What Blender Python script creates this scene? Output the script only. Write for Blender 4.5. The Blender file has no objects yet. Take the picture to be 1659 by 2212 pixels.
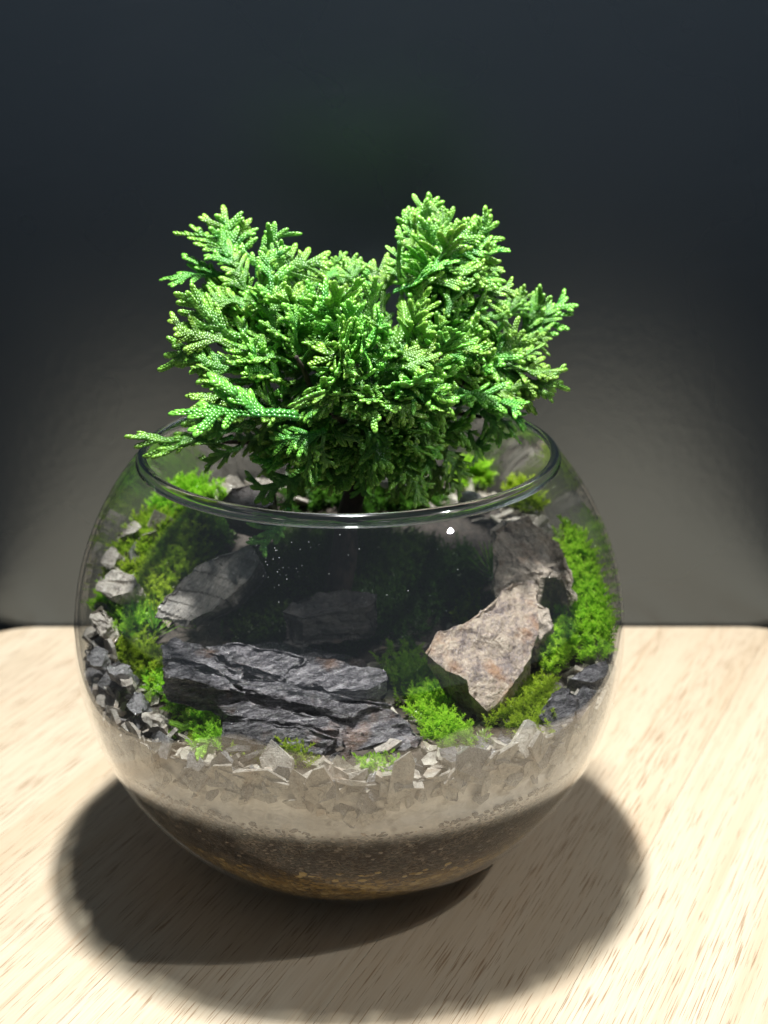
import bpy, bmesh, math, random
import numpy as np
from mathutils import Vector, Matrix, noise as mnoise

S = 0.01            # everything below is written in centimetres; S turns it into metres
rnd = random.Random(7)
nrs = np.random.RandomState(7)
sc = bpy.context.scene
COL = sc.collection

# ------------------------------------------------------------------ camera
CAM = Vector((0.9325, -41.2677, 24.9437))
PITCH = math.radians(19.528)
FPX = 3514.15                     # focal length in units of a 1659 x 2212 picture
cd = bpy.data.cameras.new('camera')
cam = bpy.data.objects.new('camera', cd); COL.objects.link(cam)
cam.location = CAM * S
cam.rotation_euler = (math.pi/2 - PITCH, 0, 0)
cd.sensor_fit = 'VERTICAL'; cd.sensor_height = 36.0
cd.lens = 36.0 * FPX / 2212.0
cd.clip_start = 0.01; cd.clip_end = 20.0
cd.dof.use_dof = True
cd.dof.focus_distance = 0.395
cd.dof.aperture_fstop = 16.0
sc.camera = cam

# ------------------------------------------------------------------ world, lamps, exposure
w = bpy.data.worlds.new('World'); sc.world = w; w.use_nodes = True
w.node_tree.nodes['Background'].inputs[0].default_value = (0.76, 0.88, 1.0, 1)
w.node_tree.nodes['Background'].inputs[1].default_value = 0.135

def area(name, loc, target, shape, sx, sy, power, color):
    l = bpy.data.lights.new(name, 'AREA'); l.shape = shape; l.size = sx*S; l.energy = power; l.color = color
    if shape in ('RECTANGLE', 'ELLIPSE'): l.size_y = sy*S
    o = bpy.data.objects.new(name, l); COL.objects.link(o)
    o.location = Vector(loc)*S
    o.rotation_euler = (Vector(target)-Vector(loc)).to_track_quat('-Z', 'Y').to_euler()
    return o
area('led_bar', (0.4, 0.0, 63), (0, 0, 7), 'RECTANGLE', 6.0, 3.0, 8.3, (1.0, 0.985, 0.96))
area('ring_lamp', (48, -25, 66), (0, 0, 7), 'DISK', 1.9, 1.9, 1.7, (1.0, 0.975, 0.95))

sc.view_settings.view_transform = 'Standard'
sc.view_settings.look = 'None'
sc.view_settings.exposure = 0.0
sc.view_settings.gamma = 1.0
sc.view_settings.use_curve_mapping = False
cy = sc.cycles
cy.max_bounces = 10; cy.diffuse_bounces = 4; cy.glossy_bounces = 5; cy.transmission_bounces = 8
cy.transparent_max_bounces = 24
cy.caustics_reflective = False; cy.caustics_refractive = False
cy.sample_clamp_indirect = 4.0
cy.use_denoising = True
try: cy.denoiser = 'OPENIMAGEDENOISE'
except Exception: pass

# ------------------------------------------------------------------ helpers: picture point -> place
ZC = 7.0                              # height of the bowl's centre over the board
_F = Vector((0, math.cos(PITCH), -math.sin(PITCH))); _U = Vector((0, math.sin(PITCH), math.cos(PITCH)))
def ray(u, v):
    return (_F + _U*((1106-v)/FPX) + Vector((1, 0, 0))*((u-829.5)/FPX)).normalized()
def at(u, v, y):
    d = ray(u, v); return CAM + d*((y-CAM.y)/d.y)
def atz(u, v, z):
    d = ray(u, v); return CAM + d*((z-CAM.z)/d.z)

def sstep(a, b, x):
    t = min(1, max(0, (x-a)/(b-a))); return t*t*(3-2*t)
RIN = 7.37
def zs(x, y):
    """height of the ground inside the bowl"""
    z = ZC - 1.05 + 2.7*sstep(-2.0, 6.8, y)
    r = math.hypot(x, y)
    z += 0.7*math.exp(-((x+0.2)**2 + (y-2.2)**2)/4.0)
    z += 0.35*sstep(4.2, 6.6, r)*sstep(-1.0, 2.5, y)
    z += 0.10*mnoise.noise(Vector((x*0.9, y*0.9, 3.1)))
    return z
def surf(u, v):
    """where the sight line through a picture point meets the ground in the bowl"""
    d = ray(u, v); t = 33.0
    while t < 56:
        p = CAM + d*t
        r = math.hypot(p.x, p.y)
        if r < 7.3 and p.z < zs(p.x, p.y):
            return Vector((p.x, p.y, zs(p.x, p.y)))
        t += 0.05
    return None

# ------------------------------------------------------------------ helpers: objects
def obj(name, me, parent=None, loc=None):
    o = bpy.data.objects.new(name, me); COL.objects.link(o)
    if parent: o.parent = parent
    if loc is not None: o.location = Vector(loc)*S
    return o
def thing(name, loc, label, cat, group=None):
    o = obj(name, None, None, loc); o.empty_display_size = 0.005
    tag(o, label, cat, group); return o
def tag(o, label, cat, group=None):
    o['label'] = label; o['category'] = cat
    if group: o['group'] = group
    return o
def mesh(name, V, F, mat, smooth=True, cols=None, org=(0, 0, 0)):
    """V: n x 3 in cm, F: triangle array or list of polygons"""
    me = bpy.data.meshes.new(name)
    V = (np.asarray(V, dtype=np.float64) - np.array(org))*S
    if isinstance(F, np.ndarray):
        k = F.shape[1]; n = len(F)
        me.vertices.add(len(V)); me.vertices.foreach_set('co', V.astype(np.float32).ravel())
        me.loops.add(n*k); me.loops.foreach_set('vertex_index', F.astype(np.int32).ravel())
        me.polygons.add(n); me.polygons.foreach_set('loop_start', np.arange(0, n*k, k, dtype=np.int32))
        me.update(calc_edges=True); me.validate()
    else:
        me.from_pydata(V.tolist(), [], F); me.update()
    me.polygons.foreach_set('use_smooth', np.full(len(me.polygons), smooth))
    if cols is not None:
        a = me.attributes.new('tone', 'FLOAT', 'POINT'); a.data.foreach_set('value', np.asarray(cols, dtype=np.float32))
    if mat: me.materials.append(mat)
    return me
def from_bm(name, bm, mat, smooth=True, org=(0, 0, 0)):
    me = bpy.data.meshes.new(name)
    bmesh.ops.translate(bm, vec=-Vector(org), verts=bm.verts)
    bmesh.ops.scale(bm, vec=(S, S, S), verts=bm.verts)
    bm.to_mesh(me); bm.free()
    me.polygons.foreach_set('use_smooth', np.full(len(me.polygons), smooth))
    if mat: me.materials.append(mat)
    return me

# ------------------------------------------------------------------ helpers: materials
class NT:
    def __init__(s, name):
        s.m = bpy.data.materials.new(name); s.m.use_nodes = True; s.t = s.m.node_tree
        s.t.nodes.clear(); s.out = s.t.nodes.new('ShaderNodeOutputMaterial')
    def n(s, typ, ins=None, **kw):
        nd = s.t.nodes.new(typ)
        for k, v in kw.items(): setattr(nd, k, v)
        for k, v in (ins or {}).items():
            if hasattr(v, 'is_linked') or isinstance(v, bpy.types.NodeSocket): s.t.links.new(v, nd.inputs[k])
            else: nd.inputs[k].default_value = v
        return nd
    def coords(s, kind='Object', scale=(1, 1, 1), rot=(0, 0, 0)):
        c = s.n('ShaderNodeTexCoord')
        v = c.outputs[kind]
        if any(rot): v = s.n('ShaderNodeMapping', {'Vector': v, 'Rotation': rot}).outputs[0]
        return s.n('ShaderNodeMapping', {'Vector': v, 'Scale': scale}).outputs[0]
    def noise(s, vec, scale, detail=4, rough=0.55, dist=0.0):
        return s.n('ShaderNodeTexNoise', {'Vector': vec, 'Scale': scale, 'Detail': detail, 'Roughness': rough, 'Distortion': dist}).outputs[0]
    def ramp(s, fac, stops, interp='LINEAR'):
        r = s.n('ShaderNodeValToRGB', {'Fac': fac}); e = r.color_ramp.elements; r.color_ramp.interpolation = interp
        while len(e) < len(stops): e.new(0.5)
        for q, (p, c) in zip(e, stops): q.position = p; q.color = (*c, 1) if len(c) == 3 else c
        return r.outputs[0]
    def math(s, op, a, b=0.0, clamp=False):
        nd = s.n('ShaderNodeMath', operation=op, use_clamp=clamp)
        for i, x in enumerate((a, b)):
            if isinstance(x, bpy.types.NodeSocket): s.t.links.new(x, nd.inputs[i])
            else: nd.inputs[i].default_value = x
        return nd.outputs[0]
    def mix(s, fac, a, b, blend='MIX'):
        nd = s.n('ShaderNodeMix', data_type='RGBA', blend_type=blend)
        for i, x in ((0, fac), (6, a), (7, b)):
            if isinstance(x, bpy.types.NodeSocket): s.t.links.new(x, nd.inputs[i])
            else: nd.inputs[i].default_value = (*x, 1) if isinstance(x, tuple) and len(x) == 3 else x
        return nd.outputs[2]
    def bump(s, h, strength, dist, normal=None):
        i = {'Height': h, 'Strength': strength, 'Distance': dist}
        if normal is not None: i['Normal'] = normal
        return s.n('ShaderNodeBump', i).outputs[0]
    def pbr(s, **k):
        return s.n('ShaderNodeBsdfPrincipled', {kk.replace('_', ' '): v for kk, v in k.items()})
    def done(s, sh):
        s.t.links.new(sh, s.out.inputs[0]); return s.m
def g3(r, g, b): return (r, g, b)

# dark glossy panel behind
def m_wall():
    t = NT('dark_panel'); c = t.coords()
    big = t.noise(c, 9, 3); fine = t.noise(c, 260, 2)
    specks = t.ramp(t.n('ShaderNodeTexVoronoi', {'Vector': c, 'Scale': 75.0}).outputs[0], [(0.0, (1, 1, 1)), (0.05, (0, 0, 0))])
    st = t.noise(t.coords(scale=(1, 1, 14), rot=(0, 0.12, 0)), 12, 5)
    base = t.mix(t.math('MULTIPLY', t.ramp(st, [(0.6, (0, 0, 0)), (0.75, (1, 1, 1))]), 0.25), (0.0015, 0.003, 0.005), (0.007, 0.009, 0.012))
    base = t.mix(t.math('MULTIPLY', specks, 0.3), base, (0.05, 0.055, 0.06))
    ro = t.math('ADD', t.math('MULTIPLY', big, 0.08), 0.235)
    p = t.pbr(Base_Color=base, Roughness=ro, IOR=2.35, Normal=t.bump(fine, 0.05, 0.001))
    p.inputs['Specular Tint'].default_value = (0.78, 0.90, 1.0, 1)
    return t.done(p.outputs[0])
def m_floor():
    t = NT('dark_floor'); c = t.coords()
    p = t.pbr(Base_Color=t.ramp(t.noise(c, 20), [(0.3, (0.008, 0.008, 0.009)), (0.7, (0.02, 0.019, 0.018))]), Roughness=0.7)
    return t.done(p.outputs[0])
def m_wood():
    t = NT('pale_rubberwood')
    a = math.radians(66.0)
    rot = (0, 0, -a)                  # grain runs along local x after the turn
    oi = t.n('ShaderNodeObjectInfo').outputs[5]
    wv = t.noise(t.coords(rot=rot, scale=(5, 26, 1)), 1.0, 3)
    band = t.noise(t.coords(rot=rot, scale=(2.2, 62, 1)), 1.0, 5, 0.6, 0.3)
    fib = t.noise(t.coords(rot=rot, scale=(8, 1300, 1)), 1.0, 4, 0.65)
    pore = t.noise(t.coords(rot=rot, scale=(62, 2300, 1)), 1.0, 2, 0.5)
    pzone = t.noise(t.coords(rot=rot, scale=(4, 60, 1)), 1.0, 3)
    col = t.ramp(band, [(0.28, (0.52, 0.41, 0.28)), (0.45, (0.60, 0.52, 0.39)), (0.58, (0.64, 0.56, 0.43)), (0.75, (0.54, 0.42, 0.29))])
    col = t.mix(t.ramp(wv, [(0.56, (0, 0, 0)), (0.70, (0.5, 0.5, 0.5))]), col, (0.47, 0.31, 0.19))
    col = t.mix(t.math('MULTIPLY', t.ramp(fib, [(0.4, (0, 0, 0)), (0.7, (1, 1, 1))]), 0.38), col, (0.46, 0.34, 0.22))
    streak = t.noise(t.coords(rot=rot, scale=(2.2, 330, 1)), 1.0, 3, 0.6, 0.1)
    col = t.mix(t.ramp(streak, [(0.58, (0, 0, 0)), (0.70, (0.45, 0.45, 0.45))]), col, (0.44, 0.29, 0.17))
    col = t.mix(t.math('MULTIPLY', oi, 0.35), col, (0.50, 0.38, 0.25))
    thr = t.math('ADD', pore, t.math('MULTIPLY', t.math('SUBTRACT', pzone, 0.5), 0.30))
    pr = t.ramp(thr, [(0.58, (0, 0, 0)), (0.66, (1, 1, 1))])
    col = t.mix(t.math('MULTIPLY', pr, 0.75), col, (0.25, 0.15, 0.075))
    h = t.math('SUBTRACT', t.math('MULTIPLY', fib, 0.3), pr)
    p = t.pbr(Base_Color=col, Roughness=0.5, Normal=t.bump(h, 0.25, 0.0004))
    p.inputs['Specular IOR Level'].default_value = 0.35
    return t.done(p.outputs[0])
def m_glass(f0=0.072):
    t = NT('bowl_glass')
    lw = t.n('ShaderNodeLayerWeight', {'Blend': 0.5})
    f = t.math('ADD', t.math('MULTIPLY', t.math('POWER', lw.outputs[1], 5.0), 1-f0), f0, True)
    tr = t.n('ShaderNodeBsdfTransparent', {'Color': (0.972, 0.982, 0.98, 1)})
    gl = t.n('ShaderNodeBsdfGlossy', {'Color': (1, 1, 1, 1), 'Roughness': 0.015})
    mx = t.n('ShaderNodeMixShader', {0: f, 1: tr.outputs[0], 2: gl.outputs[0]})
    return t.done(mx.outputs[0])
def m_rim():
    t = NT('rim_glass')
    g = t.n('ShaderNodeBsdfGlass', {'Color': (0.95, 0.975, 0.965, 1), 'Roughness': 0.0, 'IOR': 1.5})
    gl = t.n('ShaderNodeBsdfGlossy', {'Roughness': 0.09})
    return t.done(t.n('ShaderNodeMixShader', {0: 0.08, 1: g.outputs[0], 2: gl.outputs[0]}).outputs[0])
def m_soil():
    t = NT('soil_layers'); c = t.coords()
    z = t.n('ShaderNodeSeparateXYZ', {'Vector': c}).outputs[2]
    zz = t.math('ADD', z, t.math('MULTIPLY', t.math('SUBTRACT', t.noise(c, 90, 3), 0.5), 0.008))
    cs = t.coords(scale=(1, 1, 1.7))
    wob = t.n('ShaderNodeMix', {0: 0.006}, data_type='VECTOR')
    t.t.links.new(cs, wob.inputs[4])
    t.t.links.new(t.n('ShaderNodeTexNoise', {'Vector': cs, 'Scale': 220.0}).outputs[1], wob.inputs[5])
    vor = t.n('ShaderNodeTexVoronoi', {'Vector': wob.outputs[1], 'Scale': 430.0}, feature='DISTANCE_TO_EDGE')
    vc = t.n('ShaderNodeTexVoronoi', {'Vector': wob.outputs[1], 'Scale': 430.0})
    lines = t.ramp(vor.outputs[0], [(0.03, (1, 1, 1)), (0.10, (0, 0, 0))])
    lines = t.math('MULTIPLY', lines, t.ramp(t.noise(c, 160, 2), [(0.42, (0, 0, 0)), (0.6, (1, 1, 1))]))
    dark = t.ramp(vc.outputs[1], [(0.0, (0.010, 0.006, 0.004)), (0.5, (0.022, 0.014, 0.010)), (1.0, (0.036, 0.024, 0.017))])
    dark = t.mix(t.math('MULTIPLY', lines, 0.7), dark, (0.30, 0.23, 0.17))
    upper = t.ramp(t.noise(c, 240, 4), [(0.3, (0.54, 0.50, 0.455)), (0.7, (0.80, 0.76, 0.71))])  # pale layer; its cream also stands in for the lit board's reflection
    pits = t.ramp(t.n('ShaderNodeTexVoronoi', {'Vector': c, 'Scale': 250.0}).outputs[0], [(0.12, (1, 1, 1)), (0.3, (0, 0, 0))])
    upper = t.mix(t.math('MULTIPLY', pits, 0.5), upper, (0.20, 0.16, 0.13))
    upper = t.mix(t.ramp(zz, [(0.050, (0, 0, 0)), (0.055, (1, 1, 1))]), upper, (0.38, 0.345, 0.31))
    gv = t.n('ShaderNodeTexVoronoi', {'Vector': cs, 'Scale': 420.0})
    yel = t.ramp(gv.outputs[1], [(0.0, (0.10, 0.06, 0.02)), (0.35, (0.30, 0.18, 0.06)), (0.7, (0.45, 0.29, 0.10)), (1.0, (0.5, 0.36, 0.18))])
    col = t.mix(t.ramp(zz, [(0.0415, (0, 0, 0)), (0.0435, (1, 1, 1))]), dark, upper)
    col = t.mix(t.ramp(zz, [(0.021, (1, 1, 1)), (0.023, (0, 0, 0))]), col, yel)
    p = t.pbr(Base_Color=col, Roughness=0.7, Normal=t.bump(vor.outputs[0], 0.5, 0.0006))
    p.inputs['Specular IOR Level'].default_value = 0.12
    return t.done(p.outputs[0])
def m_rock(name, stops, streak=(1, 1, 5), rot=(0, 0, 0), rust=0.0, gloss=0.32, bump=0.7, scale=60, coat=0.25):
    t = NT(name); c = t.coords(); s = t.coords(scale=streak, rot=rot)
    n1 = t.noise(s, scale*2.2, 8, 0.65, 0.3); n2 = t.noise(c, scale*11, 6, 0.7); n3 = t.noise(s, scale*13, 6, 0.7, 0.2)
    f = t.math('ADD', t.math('MULTIPLY', n1, 0.55), t.math('MULTIPLY', n3, 0.45))
    f = t.math('ADD', t.math('MULTIPLY', t.math('SUBTRACT', f, 0.5), 1.9), 0.52)
    col = t.ramp(f, stops)
    if rust:
        col = t.mix(t.math('MULTIPLY', t.ramp(t.noise(c, 95, 4), [(0.56, (0, 0, 0)), (0.68, (1, 1, 1))]), rust), col, (0.30, 0.14, 0.05))
    h = t.math('ADD', t.math('MULTIPLY', n3, 0.6), t.math('MULTIPLY', n2, 0.4))
    nb = t.bump(h, bump, 0.0013)
    ro = t.ramp(n2, [(0.3, (gloss-0.1,)*3), (0.7, (gloss+0.18,)*3)])
    p = t.pbr(Base_Color=col, Roughness=ro, Normal=nb, IOR=1.6, Coat_Weight=coat, Coat_Roughness=0.1, Coat_IOR=1.7, Coat_Normal=nb)
    return t.done(p.outputs[0])
def m_leaf(name, old, young, rough=0.33, trans=0.25, vary=0.25, ior=1.6):
    t = NT(name)
    a = t.n('ShaderNodeAttribute', attribute_name='tone').outputs[2]
    oi = t.n('ShaderNodeObjectInfo').outputs[5]
    col = t.mix(a, old, young)
    hs = t.n('ShaderNodeHueSaturation', {'Color': col, 'Hue': t.math('ADD', t.math('MULTIPLY', oi, 0.04), 0.484), 'Value': t.math('ADD', t.math('MULTIPLY', oi, vary), 1-vary/2)})
    p = t.pbr(Base_Color=hs.outputs[0], Roughness=rough, IOR=ior)
    tl = t.n('ShaderNodeBsdfTranslucent', {'Color': hs.outputs[0]})
    mx = t.n('ShaderNodeMixShader', {0: trans, 1: p.outputs[0], 2: tl.outputs[0]})
    return t.done(mx.outputs[0])
def m_bark():
    t = NT('bark'); s = t.coords(scale=(3, 3, 1))
    n = t.noise(s, 260, 6, 0.65)
    p = t.pbr(Base_Color=t.ramp(n, [(0.3, (0.012, 0.008, 0.006)), (0.7, (0.05, 0.033, 0.023))]), Roughness=0.7, Normal=t.bump(n, 0.8, 0.001))
    return t.done(p.outputs[0])

M = dict(
    wall=m_wall(), floor=m_floor(), wood=m_wood(), glass=m_glass(), rim=m_rim(), soil=m_soil(), bark=m_bark(),
    slate=m_rock('wet_slate', [(0.30, (0.014, 0.013, 0.016)), (0.45, (0.065, 0.061, 0.071)), (0.57, (0.20, 0.19, 0.205)), (0.74, (0.44, 0.425, 0.44))], (1, 2.5, 7), (0.1, 0.22, 0), 0.35, 0.2, 1.0, 70, 1.0),
    tan=m_rock('tan_stone', [(0.26, (0.08, 0.062, 0.068)), (0.42, (0.22, 0.17, 0.15)), (0.58, (0.40, 0.32, 0.245)), (0.78, (0.54, 0.455, 0.36))], (1.6, 0.8, 1), (0, 0, 0.5), 0.75, 0.26, 0.9, 60),
    brown=m_rock('grey_brown_stone', [(0.28, (0.13, 0.105, 0.085)), (0.45, (0.30, 0.25, 0.20)), (0.6, (0.46, 0.385, 0.31)), (0.78, (0.58, 0.52, 0.44))], (1.2, 1.2, 0.8), (0, 0.4, 0), 0.5, 0.42, 0.8, 60),
    grey=m_rock('grey_stone', [(0.3, (0.08, 0.075, 0.07)), (0.46, (0.18, 0.168, 0.15)), (0.6, (0.29, 0.27, 0.24)), (0.78, (0.42, 0.39, 0.35))], (0.6, 0.6, 3.5), (0, 0.6, 0), 0.1, 0.45, 0.7, 55),
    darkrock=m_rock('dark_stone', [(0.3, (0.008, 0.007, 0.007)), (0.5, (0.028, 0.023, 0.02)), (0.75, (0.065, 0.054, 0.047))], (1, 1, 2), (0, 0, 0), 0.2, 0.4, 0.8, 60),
    chip=m_rock('slate_chip', [(0.26, (0.16, 0.135, 0.115)), (0.42, (0.35, 0.31, 0.265)), (0.6, (0.50, 0.455, 0.395)), (0.78, (0.66, 0.61, 0.545))], (1, 1, 1), (0, 0, 0), 0.35, 0.28, 0.7, 90, 0.5),
    chipdark=m_rock('dark_slate_chip', [(0.28, (0.05, 0.048, 0.052)), (0.45, (0.13, 0.125, 0.13)), (0.6, (0.24, 0.23, 0.235)), (0.78, (0.38, 0.36, 0.36))], (1, 1, 2), (0, 0, 0), 0.1, 0.26, 0.8, 90, 0.8),
    white=m_rock('white_pebble', [(0.3, (0.5, 0.48, 0.44)), (0.7, (0.78, 0.76, 0.72))], (1, 1, 1), (0, 0, 0), 0.0, 0.4, 0.15, 40),
    cypress=m_leaf('cypress_scales', (0.042, 0.20, 0.028), (0.31, 0.65, 0.085), 0.28, 0.2, 0.3, 1.65),
    moss=m_leaf('bright_moss', (0.22, 0.40, 0.02), (0.59, 0.84, 0.08), 0.3, 0.5),
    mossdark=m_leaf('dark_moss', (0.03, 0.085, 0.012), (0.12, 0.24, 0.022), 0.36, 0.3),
    blade=m_leaf('star_blade', (0.12, 0.32, 0.03), (0.36, 0.62, 0.09), 0.26, 0.35),
)
def m_grain():
    t = NT('yellow_gravel')
    oi = t.n('ShaderNodeAttribute', attribute_name='tone').outputs[2]
    col = t.ramp(oi, [(0.0, (0.03, 0.018, 0.01)), (0.3, (0.22, 0.12, 0.03)), (0.65, (0.55, 0.35, 0.09)), (1.0, (0.72, 0.54, 0.25))])
    return t.done(t.pbr(Base_Color=col, Roughness=0.3).outputs[0])
M['grain'] = m_grain()
def m_brown_grain():
    t = NT('brown_soil_grain'); a = t.n('ShaderNodeAttribute', attribute_name='tone').outputs[2]
    return t.done(t.pbr(Base_Color=t.ramp(a, [(0.0, (0.008, 0.005, 0.004)), (0.5, (0.045, 0.028, 0.018)), (0.85, (0.11, 0.075, 0.05)), (1.0, (0.30, 0.23, 0.17))]), Roughness=0.5).outputs[0])
M['brown_grain'] = m_brown_grain()
def m_topsoil():
    t = NT('top_soil'); c = t.coords(); n = t.noise(c, 700, 5, 0.7)
    return t.done(t.pbr(Base_Color=t.ramp(n, [(0.35, (0.02, 0.015, 0.011)), (0.65, (0.09, 0.07, 0.055))]), Roughness=0.6, Normal=t.bump(n, 0.8, 0.001)).outputs[0])
M['topsoil'] = m_topsoil()
M['speck'] = NT('droplet_glint'); M['speck'] = M['speck'].done(M['speck'].pbr(Base_Color=(0.75, 0.78, 0.78, 1), Roughness=0.4).outputs[0])  # off-white colour stands in for the glints of droplets on the glass

# ------------------------------------------------------------------ setting: panel, floor, board
def box(name, lo, hi, mat, bev=0.0, seg=2):
    bm = bmesh.new(); bmesh.ops.create_cube(bm, size=1)
    for v in bm.verts:
        v.co = Vector([(lo[i]+hi[i])/2 + v.co[i]*(hi[i]-lo[i]) for i in range(3)])
    if bev: bmesh.ops.bevel(bm, geom=bm.edges, offset=bev, segments=seg, affect='EDGES')
    return from_bm(name, bm, mat, False)
wl = obj('wall', box('wall', (-90, 16.06, -2.3), (90, 17.6, 110), M['wall'])); wl['kind'] = 'structure'
fl = obj('floor', box('floor', (-90, -110, -4.0), (90, 16.04, -2.4), M['floor'])); fl['kind'] = 'structure'

def board():
    x0, x1, y0, y1, rc = -14.8, 17.2, -19.5, 16.0, 2.6
    pts = []
    for cx, cy_, a0 in ((x1-rc, y1-rc, 0), (x0+rc, y1-rc, 90), (x0+rc, y0+rc, 180), (x1-rc, y0+rc, 270)):
        for k in range(13):
            a = math.radians(a0 + 90*k/12); pts.append((cx+rc*math.cos(a), cy_+rc*math.sin(a)))
    bm = bmesh.new()
    f = bm.faces.new([bm.verts.new((x, y, 0)) for x, y in pts])
    r = bmesh.ops.extrude_face_region(bm, geom=[f])
    for v in r['geom']:
        if isinstance(v, bmesh.types.BMVert): v.co.z = -2.2
    bmesh.ops.recalc_face_normals(bm, faces=bm.faces)
    top = [e for e in bm.edges if all(abs(v.co.z) < 1e-5 for v in e.verts)]
    bmesh.ops.bevel(bm, geom=top, offset=0.1, segments=3, affect='EDGES')
    return bm
brd = thing('wooden_board', (0, 0, -2.2), 'pale wooden board with rounded corners under the glass bowl', 'board')
_a = math.radians(66.0); _n = Vector((-math.sin(_a), math.cos(_a), 0))      # across the grain
cuts = [-40, -13.5, -7.9, -2.6, 3.1, 8.4, 13.6, 40]
for c0, c1 in zip(cuts, cuts[1:]):                                          # glued staves
    bm = board()
    for d_, sg in ((c0+0.006, -1), (c1-0.006, 1)):
        r_ = bmesh.ops.bisect_plane(bm, geom=bm.verts[:]+bm.edges[:]+bm.faces[:], plane_co=_n*d_, plane_no=_n*sg, clear_outer=True)
        ed = [e for e in r_['geom_cut'] if isinstance(e, bmesh.types.BMEdge)]
        if ed: bmesh.ops.holes_fill(bm, edges=ed)
    if len(bm.faces): obj('stave', from_bm('stave', bm, M['wood'], False, (0, 0, -2.2)), brd)

# ------------------------------------------------------------------ glass bowl
def lathe(profile, n=160, closed=False):
    P = np.array(profile); k = len(P); th = np.arange(n)*2*math.pi/n
    V = np.stack([np.outer(np.cos(th), P[:, 0]), np.outer(np.sin(th), P[:, 0]), np.tile(P[:, 1], (n, 1))], 2).reshape(-1, 3)
    F = []
    kk = k if closed else k-1
    for i in range(n):
        j = (i+1) % n
        for q in range(kk):
            q2 = (q+1) % k
            F.append((i*k+q, j*k+q, j*k+q2, i*k+q2))
    return V, np.array(F)
bowl = thing('glass_bowl', (0, 0, 0), 'clear round glass bowl with open top holding the planted landscape', 'bowl')
RO = 7.5; RI = 7.40
prof = [(0.02, 0.10), (1.2, 0.08), (2.2, 0.04), (2.55, 0.0)]
for k in range(64):
    a = math.radians(-69.4 + (42.0+69.4)*k/63); prof.append((RO*math.cos(a), ZC + RO*math.sin(a)))
V, F = lathe(prof); outer = (V, F)
prof2 = []
for k in range(64):
    a = math.radians(42.0 - (42.0+68.0)*k/63); prof2.append((RI*math.cos(a), ZC + RI*math.sin(a)))
prof2 += [(1.2, ZC-6.86), (0.02, ZC-6.88)]
V2, F2 = lathe(prof2)
obj('bowl_wall', mesh('bowl_wall', np.vstack([V, V2]), np.vstack([F, F2+len(V)]), M['glass']), bowl)
rimp = []
for k in range(20):
    a = 2*math.pi*k/20
    # rounded lip, taller than thick, leaning with the wall
    lx, lz = 0.115*math.cos(a), 0.19*math.sin(a)
    c_, s_ = math.cos(math.radians(38)), math.sin(math.radians(38))
    rimp.append((5.47 + lx*c_ - lz*s_, ZC+5.02 + lx*s_ + lz*c_))
V, F = lathe(rimp, 200, True)
obj('rim', mesh('rim', V, F, M['rim']), bowl)

# ------------------------------------------------------------------ soil bed with its stone chips
soil = thing('soil_bed', (0, 0, 0.35), 'brown soil and slate chips filling the lower half of the bowl', 'soil')
def rin(z): return RIN - 0.20*sstep(ZC-2.5, ZC-1.9, z)
def soil_body():
    NR, NA = 34, 120; V = []; F = []
    for i in range(NR+1):
        r = 7.14*i/NR
        for j in range(NA):
            a = 2*math.pi*j/NA; x, y = r*math.cos(a), r*math.sin(a)
            if i == NR:   # the outermost ring lies on the glass
                z = zs(x, y); rr = math.sqrt(max(0.1, rin(z)**2 - (z-ZC)**2)); x, y = rr*math.cos(a), rr*math.sin(a)
            V.append((x, y, zs(x, y)))
    for i in range(NR):
        for j in range(NA):
            k = (j+1) % NA; F.append((i*NA+j, (i+1)*NA+j, (i+1)*NA+k, i*NA+k))
    b = len(V)-NA; ND = 40
    ring0 = [V[b+j] for j in range(NA)]
    start = len(V)
    for i in range(1, ND+1):
        for j in range(NA):
            z0 = ring0[j][2]; z = z0 + (0.19-z0)*i/ND
            r = math.sqrt(max(0.02, rin(z)**2 - (z-ZC)**2)); a = 2*math.pi*j/NA
            V.append((r*math.cos(a), r*math.sin(a), z))
    prev = b
    for i in range(ND):
        cur = start + i*NA
        for j in range(NA):
            k = (j+1) % NA; F.append((prev+j, cur+j, cur+k, prev+k))
        prev = cur
    me = mesh('soil_body', V, np.array(F), None, True, None, (0, 0, 0.35))
    me.materials.append(M['soil']); me.materials.append(M['topsoil'])
    me.polygons.foreach_set('material_index', np.array([1 if k < NR*NA else 0 for k in range(len(F))], dtype=np.int32))
    return me
# object coordinates of the soil start 0.35 cm over the board
obj('soil_body', soil_body(), soil)

def convex(points, mat, name='stone_chip', sub=None, jitter=0):
    bm = bmesh.new()
    for p in points: bm.verts.new(p)
    r = bmesh.ops.convex_hull(bm, input=bm.verts)
    bmesh.ops.delete(bm, geom=[v for v in bm.verts if not v.link_faces], context='VERTS')
    bmesh.ops.recalc_face_normals(bm, faces=bm.faces)
    return from_bm(name, bm, mat, False)
def chip_mesh(seed, mat):
    q = random.Random(seed); pts = []
    n = q.randint(5, 7); el = q.uniform(1.1, 2.0); th = q.uniform(0.12, 0.32)
    for k in range(n):
        a = 2*math.pi*(k+q.uniform(-0.35, 0.35))/n; r = q.uniform(0.65, 1.1)
        x, y = r*math.cos(a)*el*0.5, r*math.sin(a)*0.5
        pts.append((x, y, th*q.uniform(0.4, 1)*0.5)); pts.append((x*q.uniform(0.8, 1.05), y*q.uniform(0.8, 1.05), -th*q.uniform(0.4, 1)*0.5))
    return convex(pts, mat)
chips = [chip_mesh(i, M['chip']) for i in range(10)] + [chip_mesh(40+i, M['chipdark']) for i in range(6)]
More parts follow.
